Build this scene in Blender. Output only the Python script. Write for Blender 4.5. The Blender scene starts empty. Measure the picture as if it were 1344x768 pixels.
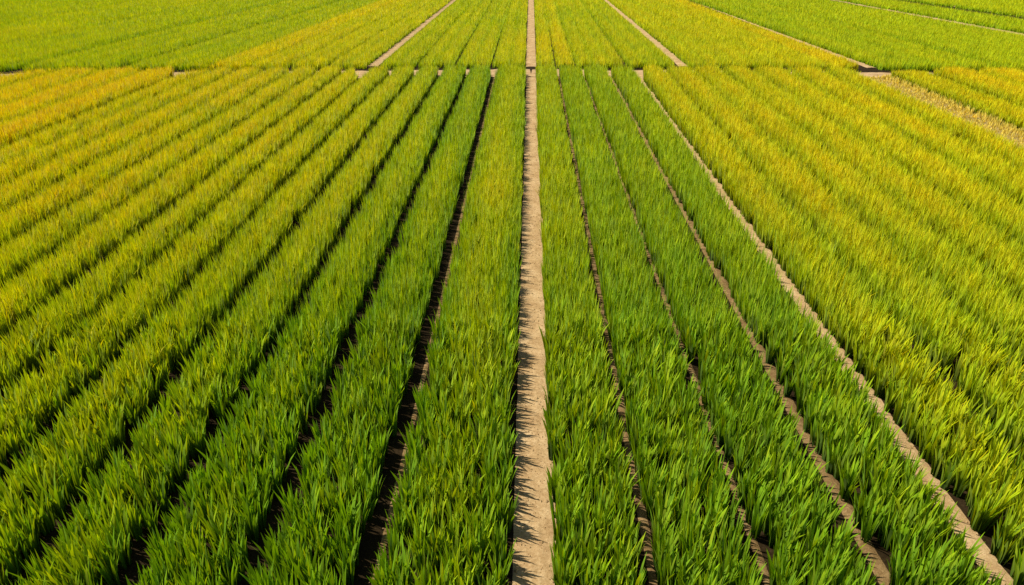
import bpy, math
import numpy as np
from mathutils import Vector
rng = np.random.default_rng(11)
scene = bpy.context.scene
scene.view_settings.view_transform='Standard'
scene.view_settings.look='None'
scene.view_settings.exposure=0
col = scene.collection

# ------------------------------------------------------------ noise
_lat = rng.random((256,256))
def vnoise(x,y):
    xi=np.floor(x).astype(int); yi=np.floor(y).astype(int)
    fx=x-xi; fy=y-yi
    fx=fx*fx*(3-2*fx); fy=fy*fy*(3-2*fy)
    a=_lat[xi%256,yi%256]; b=_lat[(xi+1)%256,yi%256]
    c=_lat[xi%256,(yi+1)%256]; d=_lat[(xi+1)%256,(yi+1)%256]
    return (a*(1-fx)+b*fx)*(1-fy)+(c*(1-fx)+d*fx)*fy
def fbm(x,y,s,o=3):
    v=0;a=1;t=0
    for k in range(o):
        v=v+a*vnoise(x*s+17.3*k,y*s+9.1*k); t+=a; a*=.5; s*=2.1
    return v/t

# ------------------------------------------------------------ materials
def leaf_mat():
    m=bpy.data.materials.new("crop_leaf"); m.use_nodes=True
    nt=m.node_tree; n=nt.nodes; l=nt.links; n.clear()
    out=n.new('ShaderNodeOutputMaterial')
    at=n.new('ShaderNodeAttribute'); at.attribute_name='leaf_colour'
    geo=n.new('ShaderNodeNewGeometry')
    no=n.new('ShaderNodeTexNoise'); no.inputs['Scale'].default_value=9
    l.new(geo.outputs['Position'],no.inputs['Vector'])
    mr=n.new('ShaderNodeMapRange'); mr.inputs[1].default_value=.3; mr.inputs[2].default_value=.7
    mr.inputs[3].default_value=.92; mr.inputs[4].default_value=1.12
    l.new(no.outputs[0],mr.inputs[0])
    vm=n.new('ShaderNodeVectorMath'); vm.operation='SCALE'
    l.new(at.outputs['Color'],vm.inputs[0]); l.new(mr.outputs[0],vm.inputs['Scale'])
    p=n.new('ShaderNodeBsdfPrincipled'); p.inputs['Roughness'].default_value=.58
    p.inputs['Specular IOR Level'].default_value=.10
    l.new(vm.outputs[0],p.inputs['Base Color'])
    na=n.new('ShaderNodeVectorMath'); na.operation='ADD'; na.inputs[1].default_value=(0,0,1.3)
    nn=n.new('ShaderNodeVectorMath'); nn.operation='NORMALIZE'
    l.new(geo.outputs['Normal'],na.inputs[0]); l.new(na.outputs[0],nn.inputs[0])
    l.new(nn.outputs[0],p.inputs['Normal'])
    tr=n.new('ShaderNodeBsdfTranslucent')
    v2=n.new('ShaderNodeVectorMath'); v2.operation='MULTIPLY'; v2.inputs[1].default_value=(1.6,1.4,.4)
    l.new(vm.outputs[0],v2.inputs[0]); l.new(v2.outputs[0],tr.inputs['Color'])
    mx=n.new('ShaderNodeMixShader'); mx.inputs[0].default_value=.36
    l.new(p.outputs[0],mx.inputs[1]); l.new(tr.outputs[0],mx.inputs[2])
    l.new(mx.outputs[0],out.inputs[0])
    return m
LEAF=leaf_mat()

def soil_mat(name,c1,c2,c3,s=1.0,bump=.5,w=.45):
    m=bpy.data.materials.new(name); m.use_nodes=True
    nt=m.node_tree; n=nt.nodes; l=nt.links
    p=n['Principled BSDF']; p.inputs['Roughness'].default_value=.95
    p.inputs['Specular IOR Level'].default_value=.1
    geo=n.new('ShaderNodeNewGeometry')
    a=n.new('ShaderNodeTexNoise'); a.inputs['Scale'].default_value=2.2*s; a.inputs['Detail'].default_value=8; a.inputs['Roughness'].default_value=.7
    b=n.new('ShaderNodeTexNoise'); b.inputs['Scale'].default_value=30*s; b.inputs['Detail'].default_value=7; b.inputs['Roughness'].default_value=.8
    l.new(geo.outputs['Position'],a.inputs['Vector']); l.new(geo.outputs['Position'],b.inputs['Vector'])
    r=n.new('ShaderNodeValToRGB')
    e=r.color_ramp.elements; e[0].position=.38; e[0].color=(*c1,1); e[1].position=.60; e[1].color=(*c3,1)
    x=r.color_ramp.elements.new(.5); x.color=(*c2,1)
    mm=n.new('ShaderNodeMath'); mm.operation='MULTIPLY_ADD'; mm.inputs[1].default_value=w
    m2=n.new('ShaderNodeMath'); m2.operation='MULTIPLY'; m2.inputs[1].default_value=1-w
    l.new(b.outputs[0],m2.inputs[0]); l.new(a.outputs[0],mm.inputs[0]); l.new(m2.outputs[0],mm.inputs[2])
    l.new(mm.outputs[0],r.inputs[0]); l.new(r.outputs[0],p.inputs['Base Color'])
    bp=n.new('ShaderNodeBump'); bp.inputs['Strength'].default_value=bump; bp.inputs['Distance'].default_value=.025
    l.new(b.outputs[0],bp.inputs['Height']); l.new(bp.outputs[0],p.inputs['Normal'])
    return m
SOIL=soil_mat("field_soil_shaded",(.014,.008,.003),(.028,.017,.007),(.05,.032,.015))  # soil colour darkened so sunlit furrow gaps still look shaded
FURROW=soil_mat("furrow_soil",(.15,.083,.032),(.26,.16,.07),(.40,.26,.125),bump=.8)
PATH=soil_mat("dry_path_soil",(.34,.20,.09),(.51,.335,.17),(.68,.48,.27),bump=.6)
DULL=soil_mat("dull_straw_soil",(.24,.16,.05),(.36,.26,.085),(.46,.35,.13),bump=.4)

# ------------------------------------------------------------ ground
def mesh_obj(name,verts,faces,mat):
    me=bpy.data.meshes.new(name); me.from_pydata(verts,[],faces); me.update()
    me.materials.append(mat)
    o=bpy.data.objects.new(name,me); col.objects.link(o); return o
GR=SOIL.copy(); GR.name="ground_shaded_soil_and_far_crops"
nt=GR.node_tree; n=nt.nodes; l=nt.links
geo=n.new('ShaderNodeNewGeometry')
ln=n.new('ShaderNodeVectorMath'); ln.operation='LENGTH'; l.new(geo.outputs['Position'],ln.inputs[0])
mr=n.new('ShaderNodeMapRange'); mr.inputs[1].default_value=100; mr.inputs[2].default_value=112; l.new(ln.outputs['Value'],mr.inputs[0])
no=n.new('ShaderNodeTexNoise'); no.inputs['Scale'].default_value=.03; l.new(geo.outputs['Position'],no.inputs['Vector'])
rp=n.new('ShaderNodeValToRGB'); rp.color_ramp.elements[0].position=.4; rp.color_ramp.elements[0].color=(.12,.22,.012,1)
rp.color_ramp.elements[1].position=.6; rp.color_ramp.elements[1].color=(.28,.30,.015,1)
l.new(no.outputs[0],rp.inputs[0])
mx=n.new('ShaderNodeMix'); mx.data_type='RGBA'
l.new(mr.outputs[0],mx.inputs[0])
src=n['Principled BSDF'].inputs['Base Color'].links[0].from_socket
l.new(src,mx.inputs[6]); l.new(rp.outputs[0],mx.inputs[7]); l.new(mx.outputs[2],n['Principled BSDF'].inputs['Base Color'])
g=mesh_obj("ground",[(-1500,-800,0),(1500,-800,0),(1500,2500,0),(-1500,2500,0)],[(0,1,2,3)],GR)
g["kind"]="structure"; g["label"]="bare brown field soil under the crops, coloured dark for furrow shade"

def make_path(name,pts,w,label,z=.004,step=.12,nx=9,mat=None,bumpy=1.0,wob=.25):
    (x0,y0),(x1,y1)=pts
    L=math.hypot(x1-x0,y1-y0); N=int(L/step)+1
    ux,uy=(x1-x0)/L,(y1-y0)/L
    t=np.linspace(0,L,N)[:,None]; s=np.linspace(-1,1,nx)[None,:]
    cx=x0+ux*t; cy=y0+uy*t
    ww=w/2*(1+wob*(fbm(t+s*0+x0*7,np.sign(s)*5+t*0,2.3)-.5)*2)
    X=cx+(s*ww)*uy; Y=cy-(s*ww)*ux
    Z=z+.001+(1-s**2)*bumpy*(.016*(.2+fbm(X,Y,4.0))+.018*np.abs(fbm(X+9,Y,13)-.5)*2)
    v=np.stack([X+0*t,Y+0*t,Z+0*t],-1).reshape(-1,3)
    f=[]
    for i in range(N-1):
        for j in range(nx-1):
            a=i*nx+j; f.append((a,a+1,a+nx+1,a+nx))
    o=mesh_obj(name,v.tolist(),f,mat or PATH)
    for p in o.data.polygons: p.use_smooth=True
    if o.data.polygons[0].normal.z<0: o.data.flip_normals()
    o["kind"]="structure"; o["label"]=label
    return o
make_path("path",[(0.05,1.5),(0.04,32.0)],.50,"pale dry dirt footpath between two crop beds",nx=21,step=.03,wob=.06)
make_path("path",[(0.0,34.7),(0.0,95)],.5,"pale dry dirt footpath between far crop beds",step=.2,wob=.1)
make_path("path",[(4.88,2),(4.96,31.9)],.27,"narrow dirt path between green and yellow crops",step=.08)
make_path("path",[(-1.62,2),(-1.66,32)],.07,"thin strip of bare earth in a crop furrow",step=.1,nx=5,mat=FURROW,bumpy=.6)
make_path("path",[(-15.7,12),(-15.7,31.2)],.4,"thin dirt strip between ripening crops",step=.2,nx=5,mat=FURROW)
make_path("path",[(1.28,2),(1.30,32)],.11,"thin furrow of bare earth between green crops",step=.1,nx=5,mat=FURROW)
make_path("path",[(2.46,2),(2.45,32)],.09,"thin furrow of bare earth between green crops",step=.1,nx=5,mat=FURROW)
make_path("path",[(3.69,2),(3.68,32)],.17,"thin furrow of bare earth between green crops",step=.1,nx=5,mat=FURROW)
make_path("path",[(15.6,15),(15.3,32.0)],1.8,"dirt boundary path beside ripening crops",step=.2,wob=.3,mat=DULL)
make_path("path",[(-7.8,34.8),(-6.95,95)],.5,"dirt path between crop fields",step=.25)
make_path("path",[(7.5,34.8),(6.85,95)],.5,"dirt path between crop fields",step=.25)
make_path("path",[(16.55,34.4),(14.1,95)],.5,"dirt path between crop fields",step=.3)
make_path("path",[(32.6,37),(28.6,72)],1.1,"dirt path across far green crops",step=.3)
make_path("path",[(40.2,42),(35.7,76)],1.9,"dirt path across far green crops",step=.3)
for sx in (-1,1):
    make_path("farm_track",[(0.02*sx,33.1),(46*sx,31.0)],1.8,"dirt cross track between two blocks of crops",step=.2,z=.008,wob=.4)

# ------------------------------------------------------------ blades
def blades(bx,by,az,lean,curve,length,width,c0,c1,S):
    N=len(bx)
    nv=2*S+1
    P=np.zeros((N,nv,3),np.float32); C=np.ones((N,nv,4),np.float32)
    tw=rng.normal(0,.5,N)
    sx=-np.sin(az+tw); sy=np.cos(az+tw)
    px=bx.copy();py=by.copy();pz=np.zeros(N)
    prof={1:[.9],2:[.75,1.0],3:[.6,1.0,.8],4:[.5,.95,1.0,.75],5:[.5,.85,1,.9,.6]}[S]
    for k in range(S+1):
        t=k/S
        tt=t**(1.35 if S>2 else .85)
        cc=c0*(1-tt)+c1*tt
        if k<S:
            w=width*prof[k]*.5
            P[:,2*k,0]=px-sx*w;P[:,2*k,1]=py-sy*w;P[:,2*k,2]=pz
            P[:,2*k+1,0]=px+sx*w;P[:,2*k+1,1]=py+sy*w;P[:,2*k+1,2]=pz
            C[:,2*k,:3]=cc;C[:,2*k+1,:3]=cc
            th=lean+curve*(t+.5/S)**1.5
            d=length/S
            px=px+np.sin(th)*np.cos(az)*d; py=py+np.sin(th)*np.sin(az)*d; pz=pz+np.cos(th)*d
        else:
            P[:,2*k]=np.stack([px,py,pz],-1); C[:,2*k,:3]=cc
    tri=[]
    for k in range(S-1):
        a=2*k; tri+=[(a,a+1,a+3),(a,a+3,a+2)]
    a=2*(S-1); tri+=[(a,a+1,a+2)]
    T=(np.arange(N)[:,None,None]*nv+np.array(tri)[None]).reshape(-1,3)
    return P.reshape(-1,3),C.reshape(-1,4),T

def build(name,parts):
    off=0;Ps=[];Cs=[];Ts=[]
    for P,C,T in parts:
        Ps.append(P);Cs.append(C);Ts.append(T+off);off+=len(P)
    P=np.concatenate(Ps);C=np.concatenate(Cs);T=np.concatenate(Ts).astype(np.int32)
    me=bpy.data.meshes.new(name)
    me.vertices.add(len(P)); me.vertices.foreach_set('co',P.astype(np.float32).ravel())
    me.loops.add(T.size); me.loops.foreach_set('vertex_index',T.ravel())
    me.polygons.add(len(T)); me.polygons.foreach_set('loop_start',np.arange(0,T.size,3,dtype=np.int32))
    me.update(calc_edges=True)
    at=me.attributes.new('leaf_colour','FLOAT_COLOR','POINT'); at.data.foreach_set('color',C.astype(np.float32).ravel())
    me.polygons.foreach_set('use_smooth',np.ones(len(T),bool))
    me.materials.append(LEAF)
    o=bpy.data.objects.new(name,me); col.objects.link(o)
    return o,len(T)

GREEN=np.array([.25,.47,.006]); LIME=np.array([.60,.70,.005]); YEL=np.array([.93,.79,.006]); ORG=np.array([.93,.60,.008]); ROOT_SHADE=np.array([.018,.048,.001])
STRAW=np.array([.86,.70,.18])
def ramp(r):
    r=np.clip(r,0,1)[:,None]
    a=GREEN+(LIME-GREEN)*np.clip(r/.4,0,1)
    a=a+(YEL-a)*np.clip((r-.4)/.40,0,1)
    a=a+(ORG-a)*np.clip((r-.80)/.22,0,1)
    return a

total=0
def strip(L0,L1,R0,R1,Ya,Yb,ripe,label,group,edge=(.14,.14),hgt=.53,slope=.045,ripe_edge=0.0,rows=0.0,edge_drop=.16,straw=False,near_drop=.17):
    global total
    parts=[]
    bands=[(3.0,9.5,.175,22,4,1.25),(9.5,17,.145,20,2,1.1),(17,35,.150,18,2,1.35),(30,48,.18,15,1,2.1),(48,72,.27,15,1,3.1),(72,95,.6,10,1,7.5)]
    far=Ya>30
    for bi,(b0,b1,cell,nb,S,wf) in enumerate(bands):
        if far and bi<3: continue
        if (not far) and bi>=3: continue
        y0=max(Ya-2.6,b0) if far or b0>3 else max(Ya,b0); y1=min(Yb,b1)
        if far and bi==3: y0=Ya-2.6
        if y1<=y0: continue
        if straw: cell=.16
        xm0=min(L0,L1); xm1=max(R0,R1)
        gx=np.arange(xm0,xm1,cell); gy=np.arange(y0,y1,cell)
        X,Y=np.meshgrid(gx,gy); X=X.ravel();Y=Y.ravel()
        X=X+rng.uniform(-.45,.45,X.size)*cell; Y=Y+rng.uniform(-.45,.45,Y.size)*cell
        t=(Y-Ya)/(Yb-Ya); l_=L0+(L1-L0)*t+edge[0]+.025*(fbm(Y+L0*3,Y*0+L0,1.9)-.5)*2; r_=R0+(R1-R0)*t-edge[1]+.025*(fbm(Y+R0*5,Y*0+R0,1.9)-.5)*2
        k=(X>l_-cell*.5)&(X<r_+cell*.5)&(np.abs(X)<.70*Y+5.5)
        X=np.clip(X,l_,r_)
        ax=np.abs(X)
        if far: k&=(Y>34.4-slope*ax+.08*rng.random(X.size))
        else:
            cut=np.zeros(X.size)
            for xc,w in ((-23.2,.9),(-15.5,.5),(-7.6,.35),(-1.7,.2),(4.9,.2),(0,.2)):
                cut=np.maximum(cut,1.5*np.clip(1.5-np.abs(X-xc)/w,0,1))
            k&=(Y<32.75-slope*ax-.08*rng.random(X.size)-cut)
        X=X[k];Y=Y[k]
        if X.size==0: continue
        t=(Y-Ya)/(Yb-Ya); l_=L0+(L1-L0)*t; r_=R0+(R1-R0)*t
        dedge=np.minimum(X-l_,r_-X)
        hh=hgt*(.90+.20*fbm(X,Y,1.6))*(1-edge_drop+edge_drop*np.clip(dedge/.32,0,1))*rng.uniform(.92,1.08,X.size)
        if bi==0: hh=hh*1.05
        if straw: hh=hh*(.6+1.0*np.clip(1-(r_-X)/.9,0,1))
        rr=ripe+.14*(fbm(X,Y*.5,.25)-.5)+.20*(fbm(X+40,Y*.3,1.7)-.5)
        rr=rr-near_drop*np.clip((13-Y)/7,-0.4,1.2)
        rr=rr-ripe_edge*(1-np.clip(dedge/.45,0,1))
        if rows:
            c=np.cos((X-l_)/rows*2*np.pi)
            hh=hh*(1-.20*(c*.5+.5)**2); rr=rr-.14*(c*.5+.5)**2
        N=X.size
        cb=rng.uniform(.86,1.14,N)*(1.03 if bi<3 else 1.08)  # far bands lightened in blade colour, in place of distance haze
        nbb=8 if straw else nb
        idx=np.repeat(np.arange(N),nbb); M=idx.size
        az=rng.uniform(0,2*np.pi,M)
        q=np.sqrt(rng.random(M))
        rad=q*(.30 if bi==0 else .36)*cell
        wide=(rng.random(M)<(.35 if bi==0 else .0))
        bx=X[idx]+np.cos(az)*rad; by=Y[idx]+np.sin(az)*rad
        lean=.02+.14*q*rng.random(M) if bi==0 else np.abs(rng.normal(.04,.07,M)); curve=rng.gamma(1.8,.08,M)
        wx,wy=.015,.015
        vx=np.sin(lean)*np.cos(az)+wx*(1.6*vnoise(bx*1.1,by*1.1)-.2); vy=np.sin(lean)*np.sin(az)+wy*(2*vnoise(bx*1.3+30,by*1.3)-.4)
        az=np.arctan2(vy,vx); lean=np.minimum(np.hypot(vx,vy),.6)
        ln=hh[idx]*rng.uniform(.62,1.16,M)
        wd=rng.uniform(.015,.026,M)*wf
        wd=np.where(wide,rng.uniform(.030,.046,M),wd); curve=np.where(wide,curve+.24,curve)
        r=rr[idx]+rng.normal(0,.10,M)
        tipc=ramp(r+.05); midc=ramp(r-.22)
        br=(rng.uniform(.78,1.16,M)*cb[idx])[:,None]
        rootshade=[.86,.76,.62,.3,.15,.15][bi]  # canopy shade painted into blade bases as dark green, weaker in far bands
        if straw: tipc=tipc*.35+STRAW*.65; midc=STRAW*.8+tipc*0; rootshade=.1
        c0=(midc*(1-rootshade)+ROOT_SHADE*rootshade)*br; c1=tipc*br
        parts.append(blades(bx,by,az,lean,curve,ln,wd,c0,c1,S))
        prob=np.clip((rr-.22)*1.4,0,.95)
        nh={0:7,1:7,2:6,3:3,4:2,5:2}[bi]
        idx=np.repeat(np.arange(N),nh); idx=idx[rng.random(idx.size)<prob[idx]]
        if idx.size and not straw:
            M=idx.size; az=rng.uniform(0,2*np.pi,M)
            rad=rng.uniform(0,.45,M)*cell
            bx=X[idx]+np.cos(az)*rad; by=Y[idx]+np.sin(az)*rad
            vx=.10*np.cos(az)+.02; vy=.10*np.sin(az)+.02
            az=np.arctan2(vy,vx)
            ln=hh[idx]*rng.uniform(.98,1.16,M)
            r=rr[idx]+.30+rng.normal(0,.1,M)
            br=rng.uniform(.78,1.05,M)[:,None]
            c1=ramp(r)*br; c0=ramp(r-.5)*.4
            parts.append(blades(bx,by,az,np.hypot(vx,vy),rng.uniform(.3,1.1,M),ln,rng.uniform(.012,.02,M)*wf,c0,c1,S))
    if not parts: return
    o,nf=build("crop_strip",parts); total+=nf
    o["label"]=label; o["category"]="crop row"; o["group"]=group
    return o

NG="crop beds of the near field"; FG="crop beds beyond the cross track"
gl=[-.21,-1.66,-2.86,-4.05,-5.17,-6.3,-7.37,-8.44,-9.62,-10.82,-12.02,-13.27,-14.42,-15.6,-17.4,-19.2,-21.2,-23.4,-25.6,-28]
rl=[.32,.22,.27,.41,.47,.51,.54,.55,.55,.56,.57,.58,.60,.66,.68,.66,.62,.62,.62]
gw=[0,.22,.21,.23,.25,.26,.27,.32,.27,.32,.27,.27,.27,.50,.28,.27,.27,.27,.27,.27]
for i in range(len(gl)-1):
    R=gl[i]-gw[i]/2; L=gl[i+1]+gw[i+1]/2
    ri=rl[i]
    if ri<.35: lb="green upright rice-like crop bed beside a dark furrow"
    elif ri<.55: lb="yellow-green ripening crop bed between dark furrows"
    else: lb="golden yellow ripening crop bed between narrow furrows"
    if i==0: lb="yellow-green crop bed beside the pale dirt path"
    strip(L,L-.02,R,R-.02 if i else R-.04,3,33.4,ri,lb,NG,edge=(.08,.08),ripe_edge=.27)
grL=[.21,1.27,2.41,3.63,4.95,6.16,7.44,8.76,10.13,11.70,13.30,14.8,16.3,18.10,20.0,22.15,24.7]
grR=[1.14,2.29,3.42,4.64,5.98,7.24,8.52,9.87,11.42,13.01,14.35,16.4,17.82,19.72,21.85,24.35,27]
rr_=[.27,.17,.17,.18,.49,.50,.50,.51,.51,.52,.53,.7,.57,.59,.59,.59,.59]
for i in range(len(grL)):
    L=grL[i]; R=grR[i]
    ri=rr_[i]
    lb="dense green upright rice-like crop bed" if ri<.3 else "yellow-green ripening crop bed with golden tips"
    if i==0: lb="green crop bed beside the pale dirt path"
    if i==11: lb="short dry straw-coloured crop band on bare earth"
    yel=ri>.3
    e=.065 if yel else .08
    strip(L,L,R,R,3,33.4,ri,lb,NG,edge=(e,e),ripe_edge=.20 if yel else .05,hgt=.16 if i==11 else (.38 if i==12 else .52),edge_drop=.12,straw=(i==11),near_drop=.20 if yel else .17)
far=[(-.30,-.35,-1.85,-1.8,.42),(-2.0,-1.9,-3.6,-3.5,.38),(-3.8,-3.65,-5.45,-5.2,.40),(-5.65,-5.35,-7.25,-6.8,.38),
(-8.0,-7.5,-9.7,-8.9,.47),(-9.95,-9.15,-11.5,-10.5,.47),(-11.75,-10.75,-13.4,-12.2,.51),(-13.65,-12.45,-15.3,-13.7,.60),
(-15.5,-13.9,-19.2,-17.2,.33),(-19.8,-17.8,-24,-22,.35),(-24.6,-22.6,-30,-28,.33),(-30.6,-28.6,-37,-35,.35),(-37.6,-35.6,-46,-44,.33),(-46.6,-44.6,-62,-60,.33)]
for a,b,c,d,ri in far:
    lb="broad green crop bed beyond the cross track" if ri<.45 else "yellow-green crop bed beyond the cross track"
    b2=a+(b-a)*2; d2=c+(d-c)*2 
    strip(c,d2,a,b2,33.9,95,ri,lb,FG,edge=(.05,.05),rows=1.3 if abs(a)>15 else .8,hgt=.44)
farr=[(.30,.35,1.15,1.1,.51),(1.25,1.2,2.1,2.0,.56),(2.2,2.1,4.5,4.3,.42),(4.7,4.5,6.95,6.55,.39),
(7.7,7.25,9.8,9.0,.48),(10.0,9.2,12.1,11.1,.49),(12.3,11.3,14.2,12.8,.52),(14.4,13.0,15.7,14.1,.65),
(16.7,15.1,22,20,.35),(22.5,20.5,31.2,27.2,.35),(33.2,29.2,38.3,33.0,.35),(40.9,35.7,46,42,.35),(46.5,42.5,62,60,.35)]
for a,b,c,d,ri in farr:
    lb="broad green crop bed beyond the cross track" if ri<.45 else "yellow-green crop bed beyond the cross track"
    b2=a+(b-a)*2; d2=c+(d-c)*2
    strip(a,b2,c,d2,33.9,95,ri,lb,FG,edge=(.05,.05),rows=1.3 if a>15 else .8,hgt=.44)
print("tris",total)

# ------------------------------------------------------------ clods on the paths
def clods():
    N=2100
    X=np.concatenate([rng.normal(0.05,.12,1600),rng.normal(4.9,.08,400),rng.normal(-1.6,.05,100)]); Y=3.5+rng.random(N)**1.5*24
    base=np.array([(1,0,0),(0,1,0),(-1,0,0),(0,-1,0),(0,0,1),(0,0,-1)],float)
    F=np.array([(0,1,4),(1,2,4),(2,3,4),(3,0,4),(1,0,5),(2,1,5),(3,2,5),(0,3,5)])
    s=rng.gamma(2,.0035,N)+.003
    V=base[None]*s[:,None,None]*rng.uniform(.6,1.3,(N,6,1)); V[:,:,2]*=.7
    V+=np.stack([X,Y,np.full(N,.02)],-1)[:,None,:]
    T=(np.arange(N)[:,None,None]*6+F[None]).reshape(-1,3)
    o=mesh_obj("soil_clods",V.reshape(-1,3).tolist(),T.tolist(),PATH)
    o["kind"]="stuff"; o["label"]="small dry earth clods scattered on the dirt paths"; o["category"]="soil clods"
clods()

# ------------------------------------------------------------ light
sd=Vector((-.80,.36,0)).normalized(); el=math.radians(55)
d=Vector((sd.x*math.cos(el),sd.y*math.cos(el),math.sin(el)))
sl=bpy.data.lights.new("sun","SUN"); sl.energy=5.0; sl.angle=math.radians(.5); sl.color=(1,.94,.77)
so=bpy.data.objects.new("sun",sl); so.rotation_euler=d.to_track_quat('Z','Y').to_euler(); so.location=(0,0,30); col.objects.link(so)
w=bpy.data.worlds.new("World"); scene.world=w; w.use_nodes=True
wn=w.node_tree.nodes; sk=wn.new('ShaderNodeTexSky'); sk.sky_type='NISHITA'; sk.sun_disc=False
sk.sun_elevation=el; sk.sun_rotation=math.atan2(d.x,d.y)%(2*math.pi)
w.node_tree.links.new(sk.outputs[0],wn['Background'].inputs[0]); wn['Background'].inputs[1].default_value=.08

cam=bpy.data.cameras.new("camera"); co=bpy.data.objects.new("camera",cam); col.objects.link(co)
cam.lens=24; cam.sensor_width=36; cam.shift_x=-.0186; cam.clip_end=5000
co.location=(0,0,6); co.rotation_euler=(math.radians(90-28.1),0,0)
scene.camera=co
